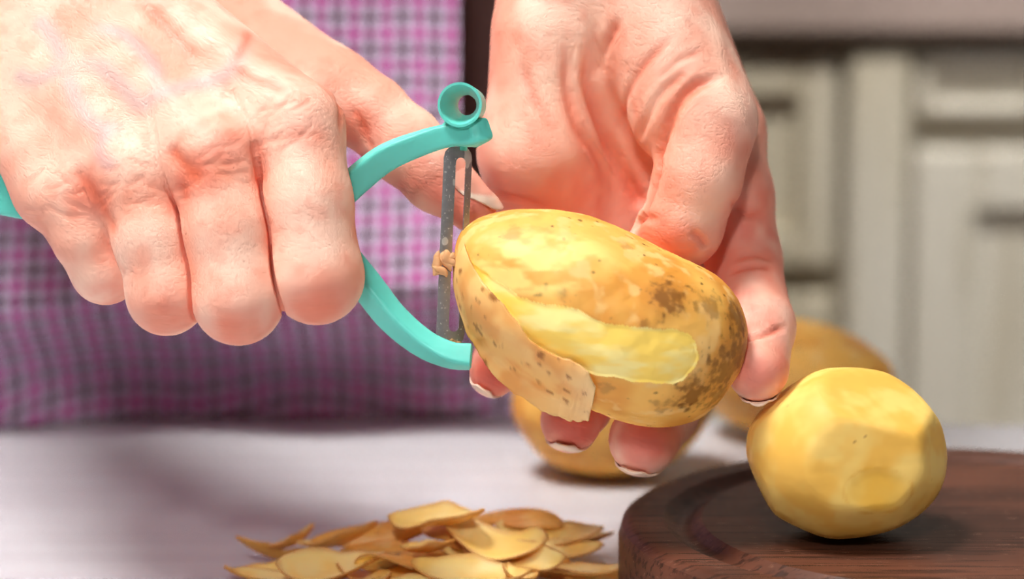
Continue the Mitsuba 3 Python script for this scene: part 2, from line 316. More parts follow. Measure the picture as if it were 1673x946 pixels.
# the strip of peel that still hangs on it, through the blade's slot
up = catmull([(758, 398), (768, 425), (790, 462), (822, 497), (850, 533), (872, 560), (915, 582), (950, 597), (972, 628)], 120)
dn = catmull([(738, 428), (741, 480), (760, 540), (783, 582), (812, 622), (852, 652), (898, 680), (935, 690), (963, 688)], 120)
tt = np.linspace(0, 1, 26)
rng = np.random.default_rng(5)
j1, j2 = (meshkit.fbm(np.stack([np.arange(120) / 5.0, np.full(120, k), np.zeros(120)], 1), 3, 77) * 9 - 4.5 for k in (0, 9))
up[:, 1] += j1 * np.linspace(.3, 1, 120); dn[:, 1] += j2
G = up[:, None] * (1 - tt)[None, :, None] + dn[:, None] * tt[None, :, None]
X, Y = (G[..., 0] - 836.5) / FOCAL * 746, (G[..., 1] - 473) / FOCAL * 746
s_ = np.linspace(0, 1, 120)[:, None]
Zf = np.minimum(potato_front(X, Y), 757) - (0.35 + 2.6 * sstep(0, .35, s_)) + 1.6 * (2 * tt[None] - 1) ** 2 - 1.2 + (meshkit.fbm(np.stack([X / 6, Y / 6, X * 0], -1), 2, 8) - .5) * 2.0
from scipy.ndimage import gaussian_filter
Zf = gaussian_filter(Zf, 2)
topg = np.stack([X, Y, Zf], -1); botg = topg + [0.15, 0.1, 0.9]
st = sheet(world(topg), world(botg))
Ps = np.vstack([topg.reshape(-1, 3), botg.reshape(-1, 3)])
cs = lerp(srgb(240, 190, 118), srgb(228, 160, 84), sstep(.4, .65, meshkit.fbm(Ps / 8, 3, 91)))
cs = lerp(cs, srgb(246, 208, 150), .8 * np.tile(np.repeat(sstep(.7, 1, s_[:, 0]), 26), 2))
cs = lerp(cs, srgb(150, 86, 30), .8 * sstep(.66, .76, meshkit.fbm(Ps / 2.4, 2, 93)))
cs = lerp(cs, FLESH_A, np.repeat([0., 1.], 120 * 26))
put('potato__peel_strip', st, 'peel', True, color=cs, label='thin tan strip of peel curling off the potato')
# whole potatoes on the table behind
def whole_potato(key, c, r, rot, seed, label):
    ico = trimesh.creation.icosphere(5); D = ico.vertices
    V = D * r * (1 + .10 * (meshkit.fbm(D * 1.3 + seed, 2, seed)[:, None] - .5) * 2)
    V = V @ trimesh.transformations.euler_matrix(*rot)[:3, :3].T
    V[:, 2] += c[2] - V[:, 2].min(); V[:, :2] += c[:2]
    put(key, trimesh.Trimesh(V, ico.faces, process=False), 'potato_skin', True, label, 'potato', color=skin_color(V * 1000, seed, .8))
b = on_plane(1000, 806, TZ); whole_potato('potato_001', [b[0], b[1] + .028, TZ], np.array([.034, .028, .0235]), (0, 0, .2), 11, 'unpeeled potato on the table just behind the fingertips, left of the board')
b = on_plane(1315, 760, TZ); whole_potato('potato_002', [b[0], b[1] + .045, TZ], np.array([.034, .031, .0205]), (0, .08, -.2), 17, 'unpeeled potato behind the peeled one, only its back showing')
# the peeled potato on the board: a rounded body cut by the flat strokes of the peeler
DP = 771.5
cP = cam(1383, 742, DP); MM = DP / FOCAL
EDGE = [(1340, 605), (1415, 601), (1457, 611), (1510, 655), (1540, 702), (1548, 760), (1530, 814), (1490, 850), (1440, 872), (1350, 884), (1262, 846), (1238, 800), (1217, 745), (1222, 700), (1268, 650)]
CUTS = []
for (x0, y0), (x1, y1) in zip(EDGE, EDGE[1:] + EDGE[:1]):
    n = np.array([y1 - y0, -(x1 - x0), 0.0]); n /= np.linalg.norm(n); CUTS.append((n, (n[0] * ((x0 + x1) / 2 - 1383) + n[1] * ((y0 + y1) / 2 - 742)) * MM))
def facet(x, y, z, n):               # a flat stroke through the picture place x, y, z mm in front of the middle
    n = np.array(n, float); n /= np.linalg.norm(n); CUTS.append((n, n @ np.array([(x - 1383) * MM, (y - 742) * MM, -z])))
facet(1436, 664, 15.6, (.26, -.76, -.60)); facet(1424, 790, 21.2, (.10, .08, -.99)); facet(1524, 735, 11.0, (.86, -.10, -.50)); facet(1494, 824, 12.5, (.60, .56, -.57)); facet(1380, 862, 13.5, (.08, .80, -.60))
facet(1285, 842, 11.0, (-.40, .76, -.50))
base = np.array([28.0, 24.6, 26.5])
def peeled(p):
    q = p - cP
    d = (np.sqrt(((q / base) ** 2).sum(1)) - 1) * base.min()
    for n, h in CUTS: d = -smin(-d, h - q @ n, 1.2 if n[2] else 2.0)
    return d
pm = surface_nets(peeled, cP - base - 3, cP + base + 3, .7)
pv = pm.vertices; pn = np.array(pm.vertex_normals)
pv = pv - pn * (.05 * sstep(.5, .7, meshkit.fbm(pv / np.array([9, 2.2, 9]), 2, 12)))[:, None]
pc_ = lerp(srgb(246, 208, 116), srgb(238, 186, 84), sstep(.35, .65, meshkit.fbm(pv / 8, 3, 14)))
ring = np.linalg.norm((pv - (cP + [6.0, 9.0, -24])) / [11, 7.5, 14], axis=1)      # the vascular ring that shows in the front cut
pv = pv + np.array([0, 0, 1.0]) * (.3 * sstep(.95, .5, ring))[:, None]
pc_ = lerp(pc_, srgb(222, 164, 40), .75 * sstep(.20, .0, np.abs(ring - .86) + .22 * meshkit.noise(pv / 1.6, 4))); pc_ = lerp(pc_, srgb(236, 184, 62), .5 * sstep(.9, .6, ring))
pc_ = lerp(pc_, srgb(150, 96, 40), .8 * sstep(.92, .96, meshkit.noise(pv / 1.3, 19)) * sstep(.68, .8, meshkit.noise(pv / 9, 20)))
w = world(pv); w[:, 2] += BZ - w[:, 2].min() - .0004
put('peeled_potato', trimesh.Trimesh(w, pm.faces, process=False), 'potato_flesh', True, 'peeled pale yellow potato with flat knife facets, on the round board', 'potato', color=pc_)
# ------------------------------------------------------------------ the pile of peelings
def peeling(L, W, bend, curl, twist, seed, th=.9):
    """One peel: a lens-shaped shell with skin on its outer side. Returns (closed mesh in mm, colours); it lies along x, skin side up."""
    nu, nv = 30, 11
    u = np.linspace(-1, 1, nu)[:, None]; v = np.linspace(-1, 1, nv)[None]
    wd = W / 2 * np.maximum(1 - np.abs(u) ** 2.3, 0.015) ** .65 * (1 + .25 * (meshkit.noise(np.stack([u[:, 0] * 3, u[:, 0] * 0 + seed, u[:, 0] * 0], 1), seed)[:, None] - .5))
    y0 = W * .35 * (meshkit.noise(np.stack([u[:, 0] * 1.2 + 7, u[:, 0] * 0 + seed, u[:, 0] * 0], 1), seed + 1)[:, None] - .5)
    y = y0 + v * wd; a = u * bend; rr = L / 2 / max(abs(bend), 1e-3)
    cz = -curl * (v * wd) ** 2 / W
    x = (rr + cz) * np.sin(a) if bend else u * L / 2
    z = (rr + cz) * np.cos(a) - rr
    tw = twist * u; yy = y * np.cos(tw) - cz * np.sin(tw); z = z + y * np.sin(tw)
    top = np.stack([x + 0 * v, yy, z], -1)
    gu, gv = np.gradient(top, axis=0), np.gradient(top, axis=1); n = np.cross(gu, gv); n /= np.linalg.norm(n, axis=-1, keepdims=True)
    bot = top - n * th
    m = sheet(top, bot); Q = np.vstack([top.reshape(-1, 3), bot.reshape(-1, 3)])
    sk = skin_color(Q * 1.2 + seed * 31, seed, 1.0) * np.array([.95, .9, .85]); fl = lerp(srgb(255, 234, 160), srgb(251, 214, 118), sstep(.3, .7, meshkit.fbm(Q / 7 + seed, 2, seed)))
    tone = .94 + .10 * meshkit.noise(np.array([[seed * 3.7, 1.3, .2]]), 2)[0]
    rim = np.tile(np.broadcast_to(np.maximum(sstep(.78, 1.0, np.abs(v)), sstep(.86, 1, np.abs(u))), (nu, nv)).reshape(-1), 2)
    return m, lerp(np.where((np.arange(len(Q)) < nu * nv)[:, None], sk, fl) * tone, srgb(196, 124, 56), .6 * rim)
# x, y: picture place of its middle; lift: mm above the table; heading, pitch, roll; length, width; bend; curl; skin side up
PEELS = [(460, 903, 4, 5, -10, 155, 30, 11, .5, .5, 1), (425, 935, 2, 20, 5, 200, 24, 9, .7, .6, 0), (718, 846, 18, -24, 2, 205, 32, 12, .5, .7, 0), (815, 880, 13, -30, 3, 200, 36, 14, .6, .6, 0), (620, 872, 10, 6, 0, 30, 42, 8, .25, .5, 1),
         (540, 922, 8, 18, 3, 190, 34, 15, .5, .5, 0), (655, 918, 8, -8, 0, -15, 27, 14, .4, .5, 1), (700, 892, 12, 5, 0, 185, 17, 9, .5, .7, 0), (770, 935, 8, -3, 5, 195, 36, 14, .5, .6, 0), (850, 905, 10, -32, 0, 205, 36, 10, .4, .5, 0),
         (900, 868, 10, -10, 5, 200, 34, 11, .5, .4, 0), (905, 895, 7, -5, 0, 200, 30, 11, .4, .4, 0), (930, 928, 6, -28, 0, 195, 36, 9, .4, .5, 0), (850, 935, 7, 60, 0, 200, 20, 10, .5, .6, 0), (975, 945, 3, -12, 0, 195, 20, 9, .5, .5, 0),
         (480, 880, 8, 40, 20, 140, 18, 9, .6, .6, 1), (555, 880, 9, 12, 8, 160, 26, 9, .5, .6, 0), (590, 940, 5, -50, 0, 190, 24, 12, .5, .5, 0), (475, 945, 3, 5, 0, 190, 34, 10, .3, .5, 1), (690, 945, 4, 10, 0, 20, 30, 12, .4, .5, 1),
         (840, 850, 13, -14, 6, 20, 30, 8, .4, .5, 1), (940, 880, 6, -18, 0, 190, 26, 9, .5, .5, 0), (640, 895, 7, 2, 0, 15, 30, 10, .3, .5, 1), (740, 870, 12, -35, 0, 30, 24, 12, .5, .6, 1), (800, 900, 8, -18, 0, 195, 30, 11, .5, .5, 0),
         (880, 920, 4, -40, 0, 20, 26, 10, .5, .5, 1), (560, 905, 4, 30, 0, 20, 28, 12, .3, .4, 1), (720, 912, 5, 25, 0, 20, 28, 12, .3, .4, 0), (620, 960, 5, 8, 0, 190, 32, 13, .4, .5, 0), (740, 968, 6, -14, 0, 190, 34, 13, .4, .5, 0),
         (860, 970, 5, 14, 0, 10, 32, 12, .4, .5, 1), (520, 970, 3, -20, 0, 190, 30, 12, .4, .5, 0), (950, 970, 3, 20, 0, 190, 30, 11, .4, .5, 0), (690, 865, 8, 8, 0, 20, 28, 10, .3, .4, 1), (790, 860, 6, -12, 0, 20, 30, 12, .3, .4, 0)]
PEEL_LABEL = {0: 'curled potato peel at the far left end of the heap, its tip pointing left', 1: 'thin peel at the front left corner of the heap, partly under a flat one', 2: 'pale potato peel lying topmost on the peelings heap',
              3: 'broad yellow peel sloping down right just below the topmost peel', 4: 'long peel lying across the left half of the heap, its end under the topmost peel', 5: 'broad yellow peel in front on the left of the heap',
              6: 'brown peel in front, between the broad left peel and the wide middle one', 7: 'short yellow peel in the middle of the heap, below the topmost peel', 8: 'wide leaf-shaped yellow peel in the front middle of the heap',
              9: 'yellow peel under the right end of the broad sloping peel', 10: 'yellow peel reaching out at the back right end of the heap', 11: 'peel under the back right one, on the side of the cutting board', 12: 'yellow peel at the front right end of the heap, nearest the cutting board',
              13: 'small peel between the wide middle peel and the front right end of the heap', 14: 'small peel at the very front right corner of the heap beside the board', 15: 'little peel standing up behind the curled one at the left end',
              16: 'slim peel rising to the right behind the broad front left peel', 17: 'peel cut off by the bottom edge, just right of the broad left peel', 18: 'peel flat on the table at the very front left corner of the heap', 19: 'small brown peel in front, left of the wide middle peel at the bottom edge',
              20: 'rounded brown peel lying skin up at the back, right of the topmost peel', 21: 'small dark peel tip sticking out farthest right at the back of the heap', 22: 'dark brown peel lying skin up left of the short middle peel', 23: 'peel wedged right beneath the topmost peel in the middle of the heap',
              24: 'small peel between the short middle peel and the broad sloping one', 25: 'peel half under the front right peel of the heap, near the bottom edge', 27: 'peel mostly hidden between the short middle peel and the wide front one', 28: 'peel low at the bottom edge, under the small brown one'}
HIDDEN = {26, 29, 30, 31, 32, 33, 34}
for i, (x, y, lift, hd, pit, rol, L, W, bend, curl, up_) in enumerate(PEELS):
    if i in HIDDEN: continue
    m, c = peeling(L, W, bend * 1.15, curl * 1.5, .5 * math.sin(i * 2.3), i + 3, .75)
    M = trimesh.transformations.euler_matrix(math.radians(rol + 16 * math.sin(i * 5.1)), math.radians(-pit - 7 * math.sin(i * 3.7)), math.radians(hd), 'sxyz')
    V = m.vertices @ M[:3, :3].T * .001
    g = on_plane(x, y, TZ + lift * .001)
    V[:, :2] += g[:2]; V[:, 2] += g[2] - V[:, 2].mean()
    V[:, 2] += max(TZ + .0002 - V[:, 2].min(), 0)
    num = sum(k.startswith('potato_peel') for k in scene); key = 'potato_peel' + (f'_{num:03d}' if num else '')
    put(key, trimesh.Trimesh(V, m.faces, process=False), 'peel', True, PEEL_LABEL[i], 'potato peel', 'potato peels heaped on the table', color=c)
# ------------------------------------------------------------------ the vegetable peeler
bumped('turquoise_plastic', (0.115, 0.62, 0.53), lambda p, n, uv: 0.00004 * mikit.noise(p.x * 2200, p.y * 2200, p.z * 2200), 0.38, 0.5, 1e-4)
def blade_steel(p, n, uv):
    s = mikit.noise(p.x * 2600, p.y * 2600, p.z * 1500); w = mikit.fbm(p.x * 260, p.y * 260, p.z * 130, octaves=3)
    c = mikit.mix((0.27, 0.27, 0.28), (0.36, 0.36, 0.37), mikit.fbm(p.x * 900, p.y * 900, p.z * 900))
    return mikit.mix(c, (0.85, 0.84, 0.80), mikit.smoothstep(0.80, 0.86, s) * 0.7 + 0.75 * mikit.smoothstep(0.66, 0.70, w))
scene['steel'] = two({'type': 'principled', 'base_color': proc(blade_steel), 'metallic': 0.75, 'roughness': 0.42, 'specular': 0.5})
mat('starch', (0.86, 0.84, 0.80), 0.7, 0.3)
mat('gunk', (0.26, 0.15, 0.06), 0.6, 0.4)
def loft(stations, n=32, sq=6.0, cap=True):
    """stations: rows of (x, y, distance, half width a, half depth b in mm, tilt in degrees); a rounded-rectangle section swept along them."""
    S = catmull([list(cam(x, y, d)) + [a, b, t] for x, y, d, a, b, t in stations], 12 * len(stations))
    C = S[:, :3]; Tn = np.gradient(C, axis=0); Tn /= np.linalg.norm(Tn, axis=1, keepdims=True)
    Z = np.array([0, 0, 1.0]); side = np.cross(Z, Tn); side /= np.linalg.norm(side, axis=1, keepdims=True); dep = np.cross(Tn, side)
    ph = np.linspace(0, 2 * math.pi, n, endpoint=False) + math.pi / n
    cx, sy = np.sign(np.cos(ph)) * np.abs(np.cos(ph)) ** (2 / sq), np.sign(np.sin(ph)) * np.abs(np.sin(ph)) ** (2 / sq)
    t = np.radians(S[:, 5])[:, None]
    A = side * np.cos(t) + dep * np.sin(t); B = dep * np.cos(t) - side * np.sin(t)
    G = C[:, None] + A[:, None] * (S[:, 3:4] * cx)[:, :, None] + B[:, None] * (S[:, 4:5] * sy)[:, :, None]
    G = np.concatenate([C[None, :1].repeat(n, 1).reshape(1, n, 3) * .0 + C[0] + (G[0] - C[0]) * .80 - Tn[0] * .5, G, C[-1] + (G[-1:] - C[-1]) * .80 + Tn[-1] * .5])
    k = len(G); V = np.vstack([G.reshape(-1, 3), G[0].mean(0), G[-1].mean(0)])
    F = []
    for i in range(k - 1):
        for j in range(n):
            a, b = i * n + j, i * n + (j + 1) % n
            F += [[a, b, b + n], [a, b + n, a + n]]
    for j in range(n):
        F += [[(j + 1) % n, j, k * n], [(k - 1) * n + j, (k - 1) * n + (j + 1) % n, k * n + 1]]
    m = trimesh.Trimesh(V, np.array(F), process=False)
    if m.volume < 0: m.invert()
    return m
def solid(m): return m3.Manifold(m3.Mesh(np.asarray(m.vertices, np.float32), np.asarray(m.faces, np.uint32)))
def unsolid(s):
    t = s.to_mesh(); return trimesh.Trimesh(t.vert_properties[:, :3], t.tri_verts, process=False)
handle = loft([(-34, 298, 785, 7.5, 2.6, 0), (60, 316, 781, 7.6, 2.8, 0), (250, 346, 773, 7.0, 3.0, 0), (430, 362, 766.5, 6.5, 3.2, 0), (505, 367, 764, 7.4, 3.4, 0)])
arm_u = loft([(490, 362, 764, 4.0, 3.5, 0), (535, 338, 762, 3.8, 3.3, 8), (580, 297, 760, 3.7, 2.9, 16), (630, 258, 758, 3.5, 2.7, 18), (690, 233, 757, 3.2, 2.7, 12), (735, 221, 756, 3.1, 3.0, 4), (766, 220, 756, 3.2, 4.2, 0), (778, 218, 756, 3.4, 4.6, -4), (787, 216, 757, 3.0, 4.4, -6)])
arm_l = loft([(490, 378, 764, 4.0, 3.5, 0), (545, 405, 762, 3.6, 3.6, -25), (594, 460, 759, 3.3, 3.8, -40), (640, 518, 757, 3.0, 3.8, -42), (690, 560, 756, 2.8, 3.7, -34), (735, 580, 755, 2.9, 3.6, -22), (768, 583, 755, 3.2, 3.6, -12)])
def ring_tube(c0, r0, c1, r1, i0, i1, n=48):
    """An open cup of the eye remover: wide mouth in front, a smaller hole at its back."""
    ax = c1 - c0; ln = np.linalg.norm(ax); ax = ax / ln
    e1 = np.cross(ax, [0, 1, 0]); e1 /= np.linalg.norm(e1); e2 = np.cross(ax, e1)
    prof = [(0, r0), (ln * .5, (r0 + r1) / 2), (ln, r1), (ln, i1), (ln * .72, i1), (ln * .6, i1 + .5), (.3, i0), (0, i0)]
    ph = np.linspace(0, 2 * math.pi, n, endpoint=False)
    G = np.array([[c0 + ax * s + r * (math.cos(a) * e1 + math.sin(a) * e2) for a in ph] for s, r in prof])
    k = len(prof); V = G.reshape(-1, 3); F = []
    for i in range(k):
        for j in range(n):
            a, b = i * n + j, i * n + (j + 1) % n; c, d = ((i + 1) % k) * n + (j + 1) % n, ((i + 1) % k) * n + j
            F += [[a, b, c], [a, c, d]]
    m = trimesh.Trimesh(V, np.array(F), process=False)
    if m.volume < 0: m.invert()
    return m
ring = ring_tube(cam(751, 171, 750), 5.9, cam(765, 172, 763), 4.9, 5.25, 2.75)
foot = loft([(760, 186, 759, 3.8, 3.6, 0), (760, 204, 757.5, 5.0, 3.6, 0), (759, 214, 756, 6.4, 3.4, 0), (758, 224, 756, 6.6, 3.2, 0)], sq=2.6)
hole = loft([(750, 171, 746, 5.0, 5.0, 0), (751, 171, 752, 5.0, 5.0, 0), (757, 171, 757, 3.2, 3.2, 0), (769, 172, 768, 2.6, 2.6, 0)], sq=2) if False else None
body = solid(handle) + solid(arm_u) + solid(arm_l)
bore = trimesh.creation.cylinder(radius=4.6, segment=[cam(752, 171, 751), cam(763, 172, 760.5)])
body = body + (solid(foot) - solid(bore))
tag('vegetable_peeler', 'turquoise plastic peeler with a steel blade gripped in the fist', 'peeler')
bm = unsolid(body); bm.vertices = world(bm.vertices); put('vegetable_peeler__frame', bm, 'turquoise_plastic', 40)
ring.vertices = world(ring.vertices); put('vegetable_peeler__eye_remover', ring, 'turquoise_plastic', 40, label='small turquoise ring for cutting out eyes')
mark = trimesh.creation.torus(1.25, .09, major_sections=40, minor_sections=8)
# the swivel blade: two bars around a slot, bent to a shallow channel
from shapely.geometry import LineString
y0b, y1b = 0.0, 52.4
outer = Polygon([(0, 3), (.4, 1.4), (1.5, .3), (3, 0), (5.5, 0), (7, .3), (8, 1.4), (8.4, 3), (8.4, y1b - 3), (8, y1b - 1.4), (7, y1b - .3), (5.5, y1b), (3, y1b), (1.5, y1b - .3), (.4, y1b - 1.4), (0, y1b - 3)])
slot = LineString([(5.1, 4.3), (5.1, y1b - 5.0)]).buffer(1.5)
bl = trimesh.creation.extrude_polygon(outer.difference(slot), .8, engine='earcut')
bl = bl.subdivide_to_size(2.0)
bv = np.array(bl.vertices); bx = bv[:, 0] - 4.2
aa = bx / 13.0
q = np.stack([13.0 * np.sin(aa) + bv[:, 2] * np.sin(aa), bv[:, 1], 13.0 * (1 - np.cos(aa)) - bv[:, 2] * np.cos(aa)], 1)
yaw = math.radians(32)
q[:, 0], q[:, 2] = q[:, 0] * math.cos(yaw) + q[:, 2] * math.sin(yaw) * -.2, q[:, 2] + q[:, 0] * math.sin(yaw) * .9
p0, p1 = cam(749, 240, 757), cam(735, 562, 756)
ex = (p1 - p0) / np.linalg.norm(p1 - p0)
lat = np.array([ex[1], -ex[0], 0]); dp = np.array([0, 0, 1.0])
bl.vertices = world(p0 + q[:, :1] * lat + q[:, 1:2] * ex + q[:, 2:3] * dp)
put('vegetable_peeler__blade', bl, 'steel', 40, label='slotted steel swivel blade')
for i, (a, b) in enumerate([((757, 222, 757.5), (755, 246, 757.5)), ((739, 556, 757), (740, 580, 756.5))]):
    put('vegetable_peeler__pivot_pin' + (f'_{i:03d}' if i else ''), trimesh.creation.cylinder(radius=.0013, segment=[world(cam(*a)), world(cam(*b))], sections=20), 'turquoise_plastic' if i == 0 else 'steel', 40)
bits = []
rb = np.random.default_rng(4)
for k in range(9):
    b_ = trimesh.creation.icosphere(2); b_.vertices = world(cam(741 + rb.uniform(-9, 9), 563 + rb.uniform(-9, 5), 754.6 + rb.uniform(-.6, .4)) + b_.vertices * rb.uniform(.35, .9) * (1 + .5 * (meshkit.noise(b_.vertices * 2 + k, k)[:, None] - .5))); bits.append(b_)
put('vegetable_peeler__dirt_crumb', trimesh.util.concatenate(bits), 'gunk', 40, label='brown crumbs stuck at the foot of the blade', kind='stuff')
def blob(c, r, seed, amp=.35, sub_=3):
    s = trimesh.creation.icosphere(sub_); s.vertices = world(c + s.vertices * r * (1 + amp * 2 * (meshkit.fbm(s.vertices * 1.6 + seed, 3, seed)[:, None] - .5))); return s
parts = []
for k, (x, y, d, L, Wd, rx, ry, rz) in enumerate([(724, 424, 753.4, 8.5, 4.2, 20, 10, 70), (718, 432, 753.2, 7.5, 3.2, -30, 15, 105), (730, 428, 752.8, 6.5, 3.6, 40, -20, 55), (733, 420, 753.0, 4.5, 2.4, 10, 30, 20), (722, 438, 753.0, 6.0, 2.6, -50, 0, 35), (715, 426, 753.6, 6.5, 2.2, 10, -10, 95)]):
    q, _ = peeling(L, Wd, 1.1, 1.6, .8, 70 + k, .45)
    q.vertices = world(q.vertices @ trimesh.transformations.euler_matrix(math.radians(rx + 180), math.radians(ry), math.radians(rz))[:3, :3].T + cam(x, y, d)); parts.append(q)
put('peel_scrap', trimesh.util.concatenate(parts), 'scrap', 40, 'crumpled brown scrap of peel stuck on the peeler blade', 'peel scrap')
mat('scrap', (0.66, 0.36, 0.17), 0.6, 0.3)
# ------------------------------------------------------------------ the person
def chain(p, joints, k=3.0):
    d = None
    for (a, ra), (b, rb) in zip(joints, joints[1:]):
        c = capsule(p, a, ra, b, rb)
        d = c if d is None else smin(d, c, k)
    return d
def J(x, y, d, r): return (cam(x, y, d), r)
def hand_sdf(bones, fingers, k_palm, k_root, k_gap, clefts=(), width=0.5):
    def f(p):
        palm = None
        for (a, ra), (b, rb) in bones:
            c = capsule(p, a, ra, b, rb)
            palm = c if palm is None else smin(palm, c, k_palm)
        out, each = None, [chain(p, fg) for fg in fingers]
        for ch, kr in zip(each, k_root):
            d = smin(palm, ch, kr)
            out = d if out is None else smin(out, d, k_gap)
        for a, b in clefts:          # fingers pressed together keep a thin dark cleft between them
            out = np.maximum(out, np.minimum(width - np.abs(each[a] - each[b]) / 2, np.minimum(palm - 0.5, 749.0 - p[:, 2])))
        return out
    return f
# the right hand: its back to the camera, the fist closed on the peeler, the thumb behind
R_BONES = [(J(95, -110, 803, 13), J(484, 208, 753, 11.5)), (J(40, -80, 798, 14), J(345, 262, 749, 11)), (J(-20, -30, 797, 14), J(215, 292, 753, 10.3)),
           (J(-75, 30, 797, 13), J(112, 320, 761, 9.3)), (J(-60, 40, 814, 15), J(45, 215, 790, 11)), (J(180, -90, 818, 16), J(540, 152, 793, 11.5)),
           (J(300, 60, 800, 13), J(490, 160, 786, 8.5)), (J(60, 0, 812, 14), J(290, 200, 785, 10)), (J(418, 245, 757, 9.5), J(428, 290, 759, 9)), (J(285, 280, 757, 9.5), J(300, 325, 759, 8.5)), (J(163, 312, 762, 9), J(172, 340, 764, 8.2)), (J(72, 262, 769, 8), J(78, 318, 766, 7.5)),
           (J(-20, -100, 806, 23), J(-160, -300, 850, 25)),
           (J(60, -150, 806, 20), J(-60, -330, 850, 22))]
R_FINGERS = [[J(486, 207, 753, 11.8), J(503, 330, 747, 11.4), J(517, 452, 746, 11.9), J(506, 457, 775, 9), J(492, 428, 789, 7.5)],
             [J(346, 262, 749, 11.2), J(371, 375, 746, 11.2), J(389, 488, 745, 11.5), J(380, 488, 771, 8.8), J(368, 450, 788, 7.5)],
             [J(218, 292, 753, 10.3), J(248, 390, 750, 9.9), J(272, 482, 750, 10.0), J(268, 480, 775, 8.2), J(262, 445, 791, 7)],
             [J(112, 322, 761, 9.6), J(143, 385, 760, 9.2), J(172, 440, 762, 8.8), J(182, 440, 783, 7.2), J(184, 405, 796, 6.2)],
             [J(540, 152, 793, 11.5), J(605, 185, 788, 10.2), J(662, 238, 785, 10.4), J(715, 292, 781, 9.0), J(771, 340, 777, 6.6)]]
# the left hand: its palm to the camera, the potato resting on the fingers
L_BONES = [(J(1040, -80, 803, 15.5), J(1176, 215, 806, 12)), (J(1000, -80, 805, 16), J(1085, 310, 812, 12)), (J(945, -80, 805, 16), J(985, 370, 812, 11.5)),
           (J(906, -80, 803, 15), J(890, 405, 808, 11)), (J(888, 60, 797, 13), J(878, 250, 798, 14)), (J(878, 250, 798, 14), J(895, 345, 803, 12)),
           (J(1060, 0, 790, 15.5), J(1128, 175, 784, 16.5)), (J(905, -90, 803, 16), J(905, -380, 835, 20)), (J(1050, -90, 803, 16), J(1030, -380, 835, 20)),
           (J(980, -90, 800, 20), J(970, -380, 832, 24))]
L_FINGERS = [[J(1176, 215, 806, 12), J(1200, 320, 799, 10.6), J(1215, 425, 795, 10.2), J(1238, 535, 778, 9.8), J(1238, 604, 764, 8.4)],
             [J(1085, 310, 812, 12), J(1092, 440, 812, 10.8), J(1098, 575, 812, 10.6), J(1080, 672, 794, 10), J(1052, 718, 777, 9.6)],
             [J(985, 370, 812, 11.5), J(972, 480, 812, 10.4), J(958, 590, 812, 10), J(944, 660, 796, 9.2), J(933, 687, 780, 8.4)],
             [J(890, 405, 808, 11), J(862, 480, 808, 9), J(838, 545, 806, 8.4), J(820, 590, 794, 7.6), J(808, 607, 783, 6.8)],
             [J(1160, 205, 778, 12.8), J(1140, 290, 775, 11.6), J(1112, 368, 777, 11.2), J(1060, 432, 786, 9)]]
f_r = hand_sdf(R_BONES, R_FINGERS, 9.0, [5, 5, 5, 5, 7], 1.2, [(0, 1), (1, 2), (2, 3)])
f_l = hand_sdf(L_BONES, L_FINGERS, 9.0, [5, 5, 5, 5, 6], 1.2)
# snap: a design point to the skin that faces the camera there
def hand_mesh(f, bones, fingers, h=0.75):
    pts = [j for c in bones + fingers for j in c]
    return surface_nets(f, np.min([a - r - 3 for a, r in pts], 0), np.max([a + r + 3 for a, r in pts], 0), h)
hand_r, hand_l = hand_mesh(f_r, R_BONES, R_FINGERS, 0.6), hand_mesh(f_l, L_BONES, L_FINGERS)
def W(x, y, z): return design(np.array([x, y, z], float))
BODY = [((cam(-120, -300, 848), 24), (W(-.30, 1.10, 1.10), 36)), ((W(-.30, 1.10, 1.10), 38), (W(-.32, 1.15, 1.36), 46)), ((cam(970, -340, 828), 23), (W(.09, 1.09, 1.13), 34)), ((W(.09, 1.09, 1.13), 36), (W(.04, 1.15, 1.36), 46)),
        ((W(-.32, 1.15, 1.36), 44), (W(-.14, 1.15, 1.42), 50)), ((W(.04, 1.15, 1.36), 44), (W(-.14, 1.15, 1.42), 50)), ((W(-.21, 1.145, .88), 92), (W(-.21, 1.15, 1.30), 88)), ((W(-.07, 1.145, .88), 92), (W(-.07, 1.15, 1.30), 88)),
        ((W(-.21, 1.145, .88), 90), (W(-.21, 1.16, .48), 62)), ((W(-.21, 1.16, .48), 60), (W(-.21, 1.18, .09), 44)), ((W(-.07, 1.145, .88), 90), (W(-.07, 1.16, .48), 62)), ((W(-.07, 1.16, .48), 60), (W(-.07, 1.18, .09), 44)),
        ((W(-.21, 1.19, .045), 40), (W(-.21, 1.05, .04), 36)), ((W(-.07, 1.19, .045), 40), (W(-.07, 1.05, .04), 36)), ((W(-.14, 1.16, 1.40), 55), (W(-.14, 1.14, 1.50), 52))]
def f_body(p):
    d = None
    for (a, ra), (b, rb) in BODY:
        c = capsule(p, a, ra, b, rb); d = c if d is None else smin(d, c, 30)
    return d
bp = [(q, r) for c in BODY for q, r in c]
body_mesh = surface_nets(f_body, np.min([q - r - 30 for q, r in bp], 0), np.max([q + r + 30 for q, r in bp], 0), 9.0, polish=2)
u = solid(hand_r) + solid(hand_l) + solid(body_mesh)
skin = unsolid(u)
V = np.array(skin.vertices); N = np.array(skin.vertex_normals)
pix = np.stack([V[:, 0] / V[:, 2] * FOCAL + 836.5, V[:, 1] / V[:, 2] * FOCAL + 473], 1)
facing = (np.einsum('ij,ij->i', N, V) < 0) & (V[:, 2] < 870)
FT = cKDTree(pix[facing]); FV = V[facing]
def snap(pts, n=None):
    out = []
    for x, y in (catmull(pts, n) if n else pts):
        k = FT.query_ball_point((x, y), 7) or [FT.query((x, y))[1]]
        k = np.array(k); z = FV[k][:, 2]; near = k[z < z.min() + 5]
        out.append(FV[near].mean(0))
    return np.array(out)
